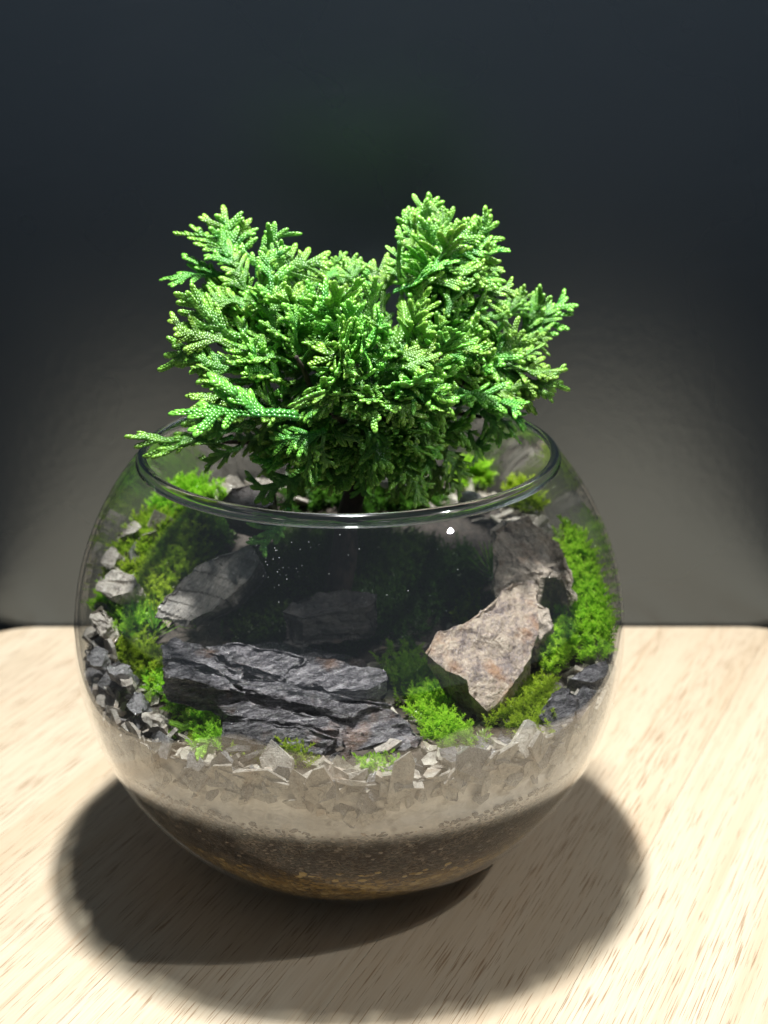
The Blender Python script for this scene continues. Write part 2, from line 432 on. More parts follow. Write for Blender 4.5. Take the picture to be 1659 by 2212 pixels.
def mat_chip(p, size, tilt, spin=None, up=None):
    n = Vector(up) if up is not None else Vector((rnd.gauss(0, tilt), rnd.gauss(0, tilt), 1))
    R = n.normalized().to_track_quat('Z', 'Y').to_matrix().to_4x4() @ Matrix.Rotation(rnd.uniform(0, 6.28) if spin is None else spin, 4, 'Z')
    return Matrix.Translation((Vector(p)-Vector((0, 0, 0.35)))*S) @ R @ Matrix.Scale(size, 4)
spots = []
# chips pressed against the glass along the front arc
for k in range(210):
    a = math.radians(rnd.uniform(-178, -2)); z = ZC + rnd.triangular(-2.2, -0.75, -1.1)
    size = rnd.uniform(0.35, 0.95) if z > ZC-1.5 else rnd.uniform(0.25, 0.6)
    rr = math.sqrt(7.31**2-(z-ZC)**2) - 0.03
    p = Vector((rr*math.cos(a), rr*math.sin(a), z))
    up = (p-Vector((0, 0, ZC))).normalized() + Vector((rnd.gauss(0, .33), rnd.gauss(0, .33), rnd.gauss(0.12, .33)))
    spots.append((p, size, up, 0.36))
# the ring of chips lying inside the glass
for k in range(520):
    a = rnd.uniform(0, 2*math.pi); r = 7.15 - abs(rnd.gauss(0, 0.75)); x, y = r*math.cos(a), r*math.sin(a)
    z = zs(x, y) + rnd.uniform(0.0, 0.14)
    rr = math.sqrt(7.28**2-(z-ZC)**2) - 0.2
    if r > rr: x, y = rr*math.cos(a), rr*math.sin(a)
    spots.append((Vector((x, y, z)), rnd.uniform(0.3, 0.85), None, 0.3 if y < 1 else 0.45))
for k in range(170):
    left = k < 140
    a = math.radians(rnd.uniform(125, 205) if left else rnd.uniform(-25, 60)); y0 = 6.6*math.sin(a); z = zs(6.6*math.cos(a), y0) + rnd.uniform(0, 0.7 if left else 0.25)
    rr = math.sqrt(7.22**2-(z-ZC)**2) - rnd.uniform(0.25, 0.75)
    p = Vector((rr*math.cos(a), rr*math.sin(a), z))
    up = Vector((-math.cos(a)*.5, -math.sin(a)*.5-0.2, 0.7)) + Vector((rnd.gauss(0, .5), rnd.gauss(0, .5), rnd.gauss(0, .4)))
    spots.append((p, rnd.uniform(0.35, 0.85), up, 0.35))
for k in range(90):
    x, y = rnd.uniform(-1, 4.5), rnd.uniform(-4.5, 1)
    spots.append((Vector((x, y, zs(x, y)+0.03)), rnd.uniform(0.25, 0.6), None, 0.8))
def showing(s):   # nearer the camera and larger shows more
    return s[1]*(1 - 0.06*(s[0].y+7)) + (0.25 if s[2] is not None else 0)
spots.sort(key=showing, reverse=True)
rest_V, rest_F, off = [], [], 0
for i, (p, size, up, dk) in enumerate(spots):
    me = chips[rnd.randrange(10, 16)] if rnd.random() < dk else chips[rnd.randrange(10)]
    mw = mat_chip(p, size, 0.45, None, up)
    ctr = Vector((0, 0, (ZC-0.35)*S)); far = max(((mw @ v.co)-ctr).length for v in me.vertices) - 7.36*S
    if far > 0: mw = Matrix.Translation((ctr-mw.translation).normalized()*far*1.1) @ mw
    if i < 300:
        o = obj('stone_chip', me, soil); o.matrix_local = mw
    else:
        for v in me.vertices: rest_V.append(mw @ v.co / S)
        for f in me.polygons: rest_F.append([x+off for x in f.vertices])
        off += len(me.vertices)
o = obj('small_stone_chips', mesh('small_stone_chips', rest_V, rest_F, M['chip'], False), soil); o['kind'] = 'stuff'

def blobs(centers, axes, tones, nlat=0):
    """many little octahedra-based pebbles: centers n x 3, axes n x 3 x 3 (columns scaled)"""
    ico = bmesh.new(); bmesh.ops.create_icosphere(ico, subdivisions=1, radius=1.0)
    bv = np.array([v.co[:] for v in ico.verts]); bf = np.array([[v.index for v in f.verts] for f in ico.faces]); ico.free()
    n = len(centers)
    V = np.einsum('nij,vj->nvi', np.asarray(axes), bv) + np.asarray(centers)[:, None, :]
    F = bf[None] + (np.arange(n)*len(bv))[:, None, None]
    return V.reshape(-1, 3), F.reshape(-1, 3), np.repeat(np.asarray(tones), len(bv))
def bottom_gravel():
    C, A, T = [], [], []
    for k in range(4200):
        a = math.radians(rnd.uniform(-200, 20)); z = 0.4 + 2.4*rnd.random()**0.9 + 0.2*math.sin(3*a)
        if z > 2.3 and rnd.random() < 0.75: continue
        r = math.sqrt(RIN**2-(z-ZC)**2) - 0.01
        c = Vector((r*math.cos(a), r*math.sin(a), z)); n = (c-Vector((0, 0, ZC))).normalized()
        t = Vector((-math.sin(a), math.cos(a), 0)); b = n.cross(t)
        s = rnd.uniform(0.05, 0.12); e = rnd.uniform(0.55, 1.0)
        C.append(c[:]); A.append(np.array([t*s*1.2, b*s*e, n*s*0.35]).T); T.append(rnd.random())
    V, F, T = blobs(C, A, T)
    return mesh('bottom_gravel', V, F, M['grain'], True, T, (0, 0, 0.35))
o = obj('bottom_gravel', bottom_gravel(), soil); o['kind'] = 'stuff'
def soil_grains():
    C, A, T = [], [], []
    for k in range(5200):
        a = math.radians(rnd.uniform(-200, 20)); z = rnd.uniform(2.3, 4.6) + 0.1*math.sin(5*a) + 0.08*mnoise.noise(Vector((a*9, 0, 0)))
        r = math.sqrt(RIN**2-(z-ZC)**2) - 0.03
        c = Vector((r*math.cos(a), r*math.sin(a), z)); n = (c-Vector((0, 0, ZC))).normalized()
        t = Vector((-math.sin(a), math.cos(a), 0)); b = n.cross(t); w_ = rnd.uniform(-.6, .6); t, b = t*math.cos(w_)+b*math.sin(w_), b*math.cos(w_)-t*math.sin(w_)
        s = rnd.uniform(0.04, 0.12); e = rnd.uniform(0.4, 0.9)
        C.append(c[:]); A.append(np.array([t*s*1.2, b*s*e, n*0.04]).T); T.append(rnd.random()**1.6)
    V, F, T = blobs(C, A, T)
    return mesh('soil_grains', V, F, M['brown_grain'], True, T, (0, 0, 0.35))
o = obj('soil_grains', soil_grains(), soil); o['kind'] = 'stuff'

# ------------------------------------------------------------------ rocks
def refine(bm, L, rounds=7):
    bmesh.ops.triangulate(bm, faces=bm.faces)
    for _ in range(rounds):
        es = [e for e in bm.edges if e.calc_length() > L]
        if not es: break
        bmesh.ops.subdivide_edges(bm, edges=es, cuts=1)
        bmesh.ops.triangulate(bm, faces=[f for f in bm.faces if len(f.verts) > 3])
def roughen(bm, amp, freq, strata=0.0, sfreq=4.0, sdir=(0, 0, 1), seed=0.0, ridge=0.0, an=(1, 1, 1)):
    bm.normal_update(); sd = Vector(sdir).normalized(); mv = []
    for v in bm.verts:
        p = v.co; q = Vector((p.x*an[0], p.y*an[1], p.z*an[2]))*freq + Vector((seed, seed*1.7, -seed))
        d = amp*(mnoise.fractal(q, 0.9, 2.1, 5))
        if ridge: d -= ridge*(abs(mnoise.noise(q*0.8))**0.7 + 0.5*abs(mnoise.noise(q*2.3+Vector((7, 1, 3)))))
        if strata:
            h = p.dot(sd)*sfreq + 0.8*mnoise.noise(p*0.8 + Vector((seed, 0, 0)))
            st = mnoise.noise(Vector((math.floor(h)*3.7+seed, 0.5, p.x*0.35)))
            d += strata*st
        mv.append(v.normal*d)
    for v, m in zip(bm.verts, mv): v.co += m
def prism(top, bottom, L=0.13):
    """closed solid between two loops of equal length"""
    bm = bmesh.new()
    a = [bm.verts.new(p) for p in top]; b = [bm.verts.new(p) for p in bottom]; n = len(a)
    bm.faces.new(a); bm.faces.new(list(reversed(b)))
    for i in range(n):
        j = (i+1) % n; bm.faces.new((a[j], a[i], b[i], b[j]))
    bmesh.ops.recalc_face_normals(bm, faces=bm.faces)
    bmesh.ops.triangulate(bm, faces=bm.faces)
    refine(bm, L); return bm
def cen(pts):
    c = Vector((0, 0, 0))
    for p in pts: c += p
    return c/len(pts)

# layered dark slate at the front: one slab for every ledge
def z6(x, y): return ((x/1.843+800)/1.4467, (y/1.843+1850)/1.4467)      # picture points read off enlargements
def z5(x, y): return ((x/2.074+200)/1.4467, (y/2.074+1550)/1.4467)
slate = thing('layered_slate', (-1.2, -4.6, 5.9), 'large dark wet slate rock with many layered ledges at the front', 'rock')
def plane_at(u, v, p0, n):
    d = ray(u, v); n = Vector(n); return CAM + d*((Vector(p0)-CAM).dot(n)/d.dot(n))
def slab(poly, y0, tilt, thick, seed, back=0.5, strata=0.05):
    """a ledge: its top outline as seen, on a plane through depth y0 that leans towards the viewer"""
    c = (sum(p[0] for p in poly)/len(poly), sum(p[1] for p in poly)/len(poly))
    p0 = at(c[0], c[1], y0); n = Vector((tilt[0], tilt[1], 1)).normalized()
    top = [plane_at(u, v, p0, n) for u, v in poly]
    top = [p + Vector((rnd.gauss(0, .03), rnd.gauss(0, .03), 0)) for p in top]
    # jagged outline: extra points on each side
    jt = []
    for i, p in enumerate(top):
        q = top[(i+1) % len(top)]; jt.append(p)
        m = max(1, int((q-p).length/0.35))
        for k in range(1, m): jt.append(p.lerp(q, k/m) + Vector((rnd.gauss(0, .045), rnd.gauss(0, .045), rnd.gauss(0, .02))))
    cc = cen(jt)
    bot = [cc + (p-cc)*0.93 + Vector((0, 0.25*back, -thick)) for p in jt]
    bm = prism(jt, bot, 0.075)
    roughen(bm, 0.06, 2.2, strata, 8.0, (0.25, 0.5, 1), seed, 0.13, (0.45, 1.3, 2.0))
    obj('slab', from_bm('slab', bm, M['slate'], False, (-1.2, -4.6, 5.9)), slate)
T0 = (0.05, -0.62)
slab([z5(*q) for q in ((625, 960), (720, 912), (860, 960), (1010, 1040), (1180, 1130), (1150, 1190), (900, 1090), (640, 1030))], -4.0, (0.25, -0.45), 0.9, 1.1)
slab([z5(*q) for q in ((925, 965), (1090, 930), (1300, 965), (1570, 1015), (1520, 1080), (1400, 1170), (1240, 1110), (930, 1010))], -3.6, (0.18, -0.40), 0.9, 2.3)
slab([z5(*q) for q in ((612, 1100), (720, 1062), (900, 1110), (1060, 1200), (1180, 1270), (1000, 1250), (800, 1190), (640, 1150))], -4.7, (0.2, -0.5), 0.9, 3.7)
slab([z6(*q) for q in ((0, 312), (140, 325), (275, 355), (160, 440), (60, 400))], -3.4, (0.1, -0.5), 0.8, 4.2)
slab([z6(*q) for q in ((280, 365), (440, 368), (560, 410), (740, 450), (765, 500), (640, 560), (400, 560), (150, 490))], -3.7, (0.1, -0.55), 1.0, 5.9)
slab([z6(*q) for q in ((-120, 480), (100, 500), (330, 560), (620, 600), (780, 640), (560, 690), (250, 640), (-80, 560))], -4.5, (0.16, -0.7), 1.0, 6.1)
slab([z6(*q) for q in ((-230, 640), (0, 640), (260, 690), (490, 760), (470, 800), (150, 740), (-200, 700))], -5.1, (0.12, -0.7), 0.9, 7.4)
slab([z6(*q) for q in ((-200, 745), (-60, 742), (250, 765), (478, 830), (390, 945), (180, 905), (-60, 860), (-215, 830))], -5.6, (0.10, -0.85), 0.75, 8.8, 0.9)
slab([z6(*q) for q in ((480, 840), (590, 620), (700, 650), (830, 690), (965, 840), (935, 900), (740, 860), (520, 930))], -5.0, (-0.05, -0.8), 0.8, 9.3, 0.9)
slab([z6(*q) for q in ((640, 920), (720, 890), (830, 905), (820, 945), (700, 960))], -5.9, (0.0, -0.5), 0.4, 10.2)
slab([z6(*q) for q in ((400, 960), (500, 880), (560, 900), (520, 985))], -5.9, (0.2, -0.7), 0.4, 11.2)
# core that the ledges sit on
cp = [surf(*q) for q in ((360, 1440), (460, 1560), (600, 1610), (700, 1635), (860, 1600), (830, 1460), (600, 1420))]
cp = [p for p in cp if p]
tp = [cen(cp) + (p-cen(cp))*0.8 + Vector((0, 0.35, 0.55)) for p in cp]
bm = prism(tp, [p-Vector((0, 0, 0.5)) for p in cp], 0.16); roughen(bm, 0.1, 1.6, 0.08, 5, (0.2, 0.4, 1), 3.3)
obj('rock_core', from_bm('rock_core', bm, M['slate'], False, (-1.2, -4.6, 5.9)), slate)

def solid_rock(name, label, top, drop, shrink, mat, amp=0.07, freq=1.6, ridge=0.06, seed=1.0, L=0.085, strata=0.0, smooth=False, sdir=(0, 0, 1)):
    """top: list of (u, v, depth) points of the upper face; the sides go down along drop, narrowing by shrink"""
    tp = [at(*q) for q in top]; jt = []
    for i, p in enumerate(tp):
        q = tp[(i+1) % len(tp)]; jt.append(p); m = max(1, int((q-p).length/0.4))
        for k in range(1, m): jt.append(p.lerp(q, k/m) + Vector((rnd.gauss(0, .04), rnd.gauss(0, .04), rnd.gauss(0, .03))))
    c = cen(jt); bt = [c + (p-c)*shrink + Vector(drop) for p in jt]
    bm = prism(jt, bt, L); roughen(bm, amp, freq, strata, 5.0, sdir, seed, ridge)
    for v in bm.verts:
        r_ = v.co-Vector((0, 0, ZC))
        if r_.length > 7.3: v.co = Vector((0, 0, ZC)) + r_*(7.3/r_.length)
    zmin = min(v.co.z for v in bm.verts); org = (c.x+drop[0], c.y+drop[1], zmin)
    return tag(obj(name, from_bm(name, bm, mat, smooth, org), None, org), label, 'rock', 'loose stones along the glass' if name == 'loose_rock' else None)
def q6(x, y, d): return (*z6(x, y), d)
solid_rock('tan_rock', 'pale tan angular rock with dark undercut side, right of the layered slate',
    [q6(958, 345, -3.6), q6(1045, 228, -3.2), q6(1200, 185, -2.8), q6(1290, 100, -2.3), q6(1390, 20, -1.5), q6(1470, -70, -0.7), q6(1590, -60, -0.5), q6(1640, 150, -1.6), q6(1600, 380, -2.8),
     q6(1510, 500, -3.4), q6(1440, 590, -3.9), q6(1335, 690, -4.4), q6(1225, 580, -4.4), q6(1215, 510, -4.2), q6(1090, 455, -4.0)],
    (0.12, 0.45, -1.75), 0.74, M['tan'], 0.09, 1.3, 0.10, 2.2, 0.075)
solid_rock('cavity_rock', 'tall grey brown rock with a dark hollow, behind the pale tan rock',
    [(1060, 1140, 0.6), (1090, 1118, 0.9), (1140, 1120, 1.1), (1180, 1150, 1.0), (1225, 1195, 0.7), (1250, 1250, 0.1), (1235, 1285, -0.3), (1215, 1250, -0.1), (1185, 1245, -0.1), (1175, 1300, -0.4), (1200, 1350, -1.0), (1165, 1405, -1.5), (1110, 1370, -1.3), (1075, 1320, -0.9), (1062, 1230, 0.0)],
    (0.0, 1.0, -2.0), 0.85, M['brown'], 0.2, 1.0, 0.26, 4.1, 0.075, 0.08, False, (0.7, 0.2, 0.7))
solid_rock('slanted_rock', 'smooth grey plank shaped rock leaning among moss on the left',
    [(330, 1335, -2.2), (352, 1285, -1.6), (400, 1240, -0.9), (470, 1195, -0.1), (545, 1175, 0.6), (560, 1215, 0.2), (520, 1270, -0.7), (455, 1320, -1.7), (400, 1350, -2.4)],
    (0.3, 1.7, -1.0), 0.85, M['grey'], 0.08, 1.2, 0.12, 6.3, 0.075, 0.06, False, (0.3, 0.5, 0.8))
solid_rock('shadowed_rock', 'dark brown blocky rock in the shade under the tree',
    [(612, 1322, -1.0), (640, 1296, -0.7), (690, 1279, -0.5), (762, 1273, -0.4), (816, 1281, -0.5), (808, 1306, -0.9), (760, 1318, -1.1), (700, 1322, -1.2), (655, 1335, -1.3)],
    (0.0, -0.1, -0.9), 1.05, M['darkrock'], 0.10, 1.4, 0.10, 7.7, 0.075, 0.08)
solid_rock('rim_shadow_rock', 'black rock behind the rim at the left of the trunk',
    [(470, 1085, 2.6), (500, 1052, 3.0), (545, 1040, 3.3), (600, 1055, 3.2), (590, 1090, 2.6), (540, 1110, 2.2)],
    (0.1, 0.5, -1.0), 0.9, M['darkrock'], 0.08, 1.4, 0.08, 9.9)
solid_rock('loose_rock', 'grey ridged stone at the right glass wall below the bright moss',
    [(1160, 1545, -4.6), (1190, 1495, -4.0), (1228, 1480, -3.7), (1252, 1505, -3.9), (1240, 1560, -4.5), (1200, 1590, -5.0)],
    (0.05, 0.3, -0.7), 0.8, M['slate'], 0.07, 2.0, 0.09, 12.1, 0.09)
solid_rock('loose_rock', 'blue grey slab stone against the right glass wall, beside the ridged stone',
    [(1240, 1500, -3.9), (1262, 1478, -3.4), (1300, 1500, -3.5), (1308, 1530, -3.8), (1285, 1565, -4.3), (1252, 1570, -4.5)],
    (-0.2, 0.3, -0.6), 0.8, M['slate'], 0.05, 2.0, 0.06, 13.4, 0.09)
solid_rock('loose_rock', 'small dark split stone at the foot of the pale tan rock',
    [(1070, 1600, -5.3), (1082, 1575, -5.0), (1100, 1590, -5.1), (1118, 1615, -5.4), (1095, 1622, -5.6)],
    (0, 0.2, -0.5), 0.8, M['slate'], 0.04, 2.5, 0.05, 14.2, 0.07)
solid_rock('loose_rock', 'dark flat stone at the right glass wall above the ridged stone',
    [(1225, 1465, -2.9), (1262, 1440, -2.5), (1310, 1425, -2.2), (1322, 1455, -2.5), (1280, 1475, -3.0)],
    (-0.1, 0.2, -0.5), 0.85, M['slate'], 0.05, 2.0, 0.06, 15.2, 0.08)
L = [  # loose stones of the left ring: (outline centre u, v, depth, half width, half height, label)
    (252, 1138, 2.7, 58, 24, 'M', 'pale crumbly stone at the left glass wall, topmost of the left ring'),
    (222, 1200, 1.6, 34, 34, 'M', 'pale buff stone at the left glass wall, second from the top'),
    (240, 1262, 0.3, 62, 30, 'M', 'broad pale stone with dark hollow at the left glass wall'),
    (205, 1335, -0.8, 30, 44, 'M', 'upright grey stone at the left glass wall beside the slanted moss'),
    (200, 1420, -2.1, 26, 30, 'D', 'blue grey wet stone at the left glass wall level with the slate top'),
    (245, 1440, -2.9, 34, 22, 'D', 'dark flat stone at the left below the star moss tufts'),
    (285, 1515, -4.2, 30, 34, 'D', 'dark upright stone at the left front beside the lobed moss'),
    (322, 1545, -4.8, 36, 22, 'C', 'pale ridged chip stone below the lobed moss at the left front'),
    (262, 1470, -3.4, 20, 18, 'C', 'small buff stone between the dark stones at the left'),
    (225, 1105, 3.5, 30, 18, 'D', 'grey stone at the far left edge under the rim'),
]
for i, (u, v, y, hw, hh, mk, lab) in enumerate(L):
    n = 7; pts = []; hw *= 0.8; hh *= 0.85
    for k in range(n):
        a = 2*math.pi*(k+rnd.uniform(-.25, .25))/n
        pts.append((u+hw*math.cos(a)*rnd.uniform(.8, 1.1), v+hh*math.sin(a)*rnd.uniform(.8, 1.1), y - 0.5*math.sin(a)))
    # keep the stone inside the glass
    pp = [at(*q) for q in pts]; mr = max((p-Vector((0, 0, ZC))).length for p in pp)
    if mr > 6.9:
        pts = [(q[0]+ (10 if u < 756 else -10), q[1], q[2]+0.0) for q in pts]
    solid_rock('loose_rock', lab, pts, (0.25, 0.25, -0.55), 0.8, {'M': M['chip'], 'D': M['chipdark'], 'C': M['chip']}[mk], 0.12, 1.6, 0.10, 20+i, 0.065, 0.10)
def pebble(u, v, y, r, lab):
    p = at(u, v, y); bm = bmesh.new(); bmesh.ops.create_icosphere(bm, subdivisions=3, radius=1)
    for q in bm.verts: q.co = Vector((q.co.x*r*1.25, q.co.y*r, q.co.z*r*0.85)) * (1+0.12*mnoise.noise(q.co*1.5+Vector((u, v, 0))))
    o = obj('white_pebble', from_bm('white_pebble', bm, M['white'], True, (0, 0, -r*0.85)), None, (p.x, p.y, p.z-r*0.85)); tag(o, lab, 'pebble', 'pale pebbles at the back')
pebble(845, 1035, 3.6, 0.34, 'large white pebble behind the trunk under the foliage')
pebble(890, 1048, 3.4, 0.24, 'smaller white pebble right of the large white pebble')
pebble(1014, 1078, 3.0, 0.28, 'pale pebble below the moss at the back right')

# ------------------------------------------------------------------ cypress tree
def ellipsoid_scales(items):
    """items: (centre, forward, side, normal, length, width, thick, tone)"""
    C = [i[0] for i in items]; A = [np.array([np.array(i[1])*i[4], np.array(i[2])*i[5], np.array(i[3])*i[6]]).T for i in items]
    return blobs(C, A, [i[7] for i in items])
def spray_mesh(seed, w0=0.079, mat=None, l0=1.6):
    """a flat fan of scale-clad branchlets along +y, in the xy plane, about 2 cm long"""
    q = random.Random(seed); items = []
    def chain(p, ang, length, w, level, t0):
        # p: start (x,y,z); ang: heading in the plane; length in cm
        step = 0.08; n = max(2, int(length/step)); x, y, z = p
        bend = q.gauss(0, 0.035); zb = q.gauss(0, 0.024) - 0.006; side = q.choice((-1, 1))
        lat = []
        for k in range(n):
            f = k/(n-1)
            fx, fy = math.sin(ang), math.cos(ang); sx, sy = fy, -fx
            ww = w*(1.0 - 0.25*f)
            tone = min(1, max(0, t0*0.3 + 0.15 + 0.7*f**3*(1 if level > 0 else 0.8) + q.gauss(0, .09)))
            for sgn in (-1, 1):
                a2 = ang + sgn*0.32; dx, dy = math.sin(a2), math.cos(a2)
                items.append(((x+sx*sgn*ww*0.55, y+sy*sgn*ww*0.55, z+q.gauss(0, .006)), (dx, dy, 0.12), (dy, -dx, 0), (0, 0, 1), 0.092, ww*0.66, ww*0.5, tone))
            items.append(((x+fx*0.04, y+fy*0.04, z+ww*0.26), (fx, fy, 0.15), (sx, sy, 0), (0, 0, 1), 0.088, ww*0.6, ww*0.36, tone+0.04))
            if level < 2 and k > (2 if level == 0 else 1) and k < n-1:
                if k % (2 if level == 0 else 3) == 0:
                    side = -side if q.random() < 0.85 else side
                    if q.random() < 0.88: lat.append((x, y, z, ang + side*q.uniform(0.42, 0.78), f, side))
            x += fx*step; y += fy*step; z += zb*0.6 + (math.sin(f*3)*-0.004)
            ang += bend
        # rounded tip
        items.append(((x, y, z), (math.sin(ang), math.cos(ang), 0), (math.cos(ang), -math.sin(ang), 0), (0, 0, 1), 0.095, w*0.85, w*0.6, min(1, 0.8+q.gauss(0, .1))))
        for lx, ly, lz, la, f, sd in lat:
            ll = length*(0.62 - 0.36*f)*q.uniform(0.6, 1.15) if level == 0 else length*0.46*(1-0.5*f)*q.uniform(0.5, 1.2)
            if ll > 0.14: chain((lx, ly, lz + q.gauss(0, .012)), la, ll, w*0.93, level+1, t0+0.3)
    chain((0, 0, 0), q.gauss(0, .05), l0*q.uniform(0.9, 1.1), w0, 0, 0.0)
    V, F, T = ellipsoid_scales(items)
    # the fan droops and cups a little
    V[:, 2] += -0.10*V[:, 1]**2*q.uniform(0.3, 1.1) + 0.14*V[:, 0]**2*q.uniform(-1, 1) + 0.09*np.sin(V[:, 0]*3.4+seed) + 0.06*np.sin(V[:, 1]*4+seed*2)
    return mesh('spray', V, F, mat or M['cypress'], True, np.clip(T, 0, 1))
sprays = [spray_mesh(100+i) for i in range(14)]

TB = Vector((-0.45, 1.2, zs(-0.45, 1.2)-0.15))           # foot of the trunk
tree = thing('cypress_tree', TB, 'dwarf cypress with dense green fan sprays growing out of the bowl', 'tree')
def tube(pts, radii, n=10, seed=0):
    V, F = [], []
    for i, p in enumerate(pts):
        d = (pts[min(i+1, len(pts)-1)]-pts[max(i-1, 0)]).normalized()
        a = d.orthogonal().normalized(); b = d.cross(a)
        for k in range(n):
            t = 2*math.pi*k/n; r = radii[i]*(1+0.22*mnoise.noise(Vector((k*1.3+seed, i*0.7, seed))))
            V.append(p + (a*math.cos(t)+b*math.sin(t))*r)
    for i in range(len(pts)-1):
        for k in range(n):
            j = (k+1) % n; F.append((i*n+k, i*n+j, (i+1)*n+j, (i+1)*n+k))
    F.append(tuple(range(n))[::-1]); F.append(tuple(range((len(pts)-1)*n, len(pts)*n)))
    return V, F
def curve(a, b, sag, n=9):
    out = []
    for k in range(n):
        t = k/(n-1); p = a.lerp(b, t); p.z += sag*math.sin(math.pi*t)
        p += Vector((mnoise.noise(p*0.8), mnoise.noise(p*0.8+Vector((5, 0, 0))), 0))*0.18*math.sin(math.pi*t); out.append(p)
    return out
CROWN = at(800, 830, 1.2)
tr = curve(TB, CROWN, 0.0, 12)
V, F = tube(tr, [0.42-0.24*k/11 for k in range(12)], 12, 1)
obj('trunk', mesh('trunk', V, F, M['bark'], True, None, TB), tree)
limb_ends = [(520, 640, 1.2), (940, 600, 2.0), (1130, 730, 2.2), (1090, 810, 0.0), (470, 740, 0.3), (560, 880, -1.5), (480, 955, -0.8), (720, 900, -3.0), (880, 860, -2.8), (760, 660, -0.6), (1040, 900, 0.6), (680, 700, 3.0), (640, 770, -2.6), (960, 760, -2.0)]
LE = []
for i, (u, v, y) in enumerate(limb_ends):
    e = at(u, v, y*0.85+0.9); s = tr[rnd.randint(6, 10)]
    V, F = tube(curve(s, e, 0.25), [0.15-0.10*k/8 for k in range(9)], 8, i)
    obj('branch', mesh('branch', V, F, M['bark'], True, None, TB), tree); LE.append(e)
nspray = 0
def add_spray(base, tip, nrm, scale=None, kind=None):
    global nspray
    d = tip-base; Ln = d.length; d.normalize()
    n = nrm - d*nrm.dot(d)
    if n.length < 1e-3: n = d.orthogonal()
    n.normalize(); x = d.cross(n)
    s = Ln/1.68
    wv = (scale or 1.0)
    R = Matrix(((x.x*s*wv, d.x*s, n.x*s, 0), (x.y*s*wv, d.y*s, n.y*s, 0), (x.z*s*wv, d.z*s, n.z*s, 0), (0, 0, 0, 1)))
    o = obj('spray', sprays[rnd.randrange(len(sprays)) if kind is None else kind], tree)
    o.matrix_local = Matrix.Translation((base-TB)*S) @ R
    nspray += 1
TOCAM = (CAM-CROWN).normalized()
def nrm_for(up=0.7, camw=0.55, j=0.35):
    return Vector((0, 0, up)) + TOCAM*camw + Vector((rnd.gauss(0, j), rnd.gauss(0, j), rnd.gauss(0, j)))
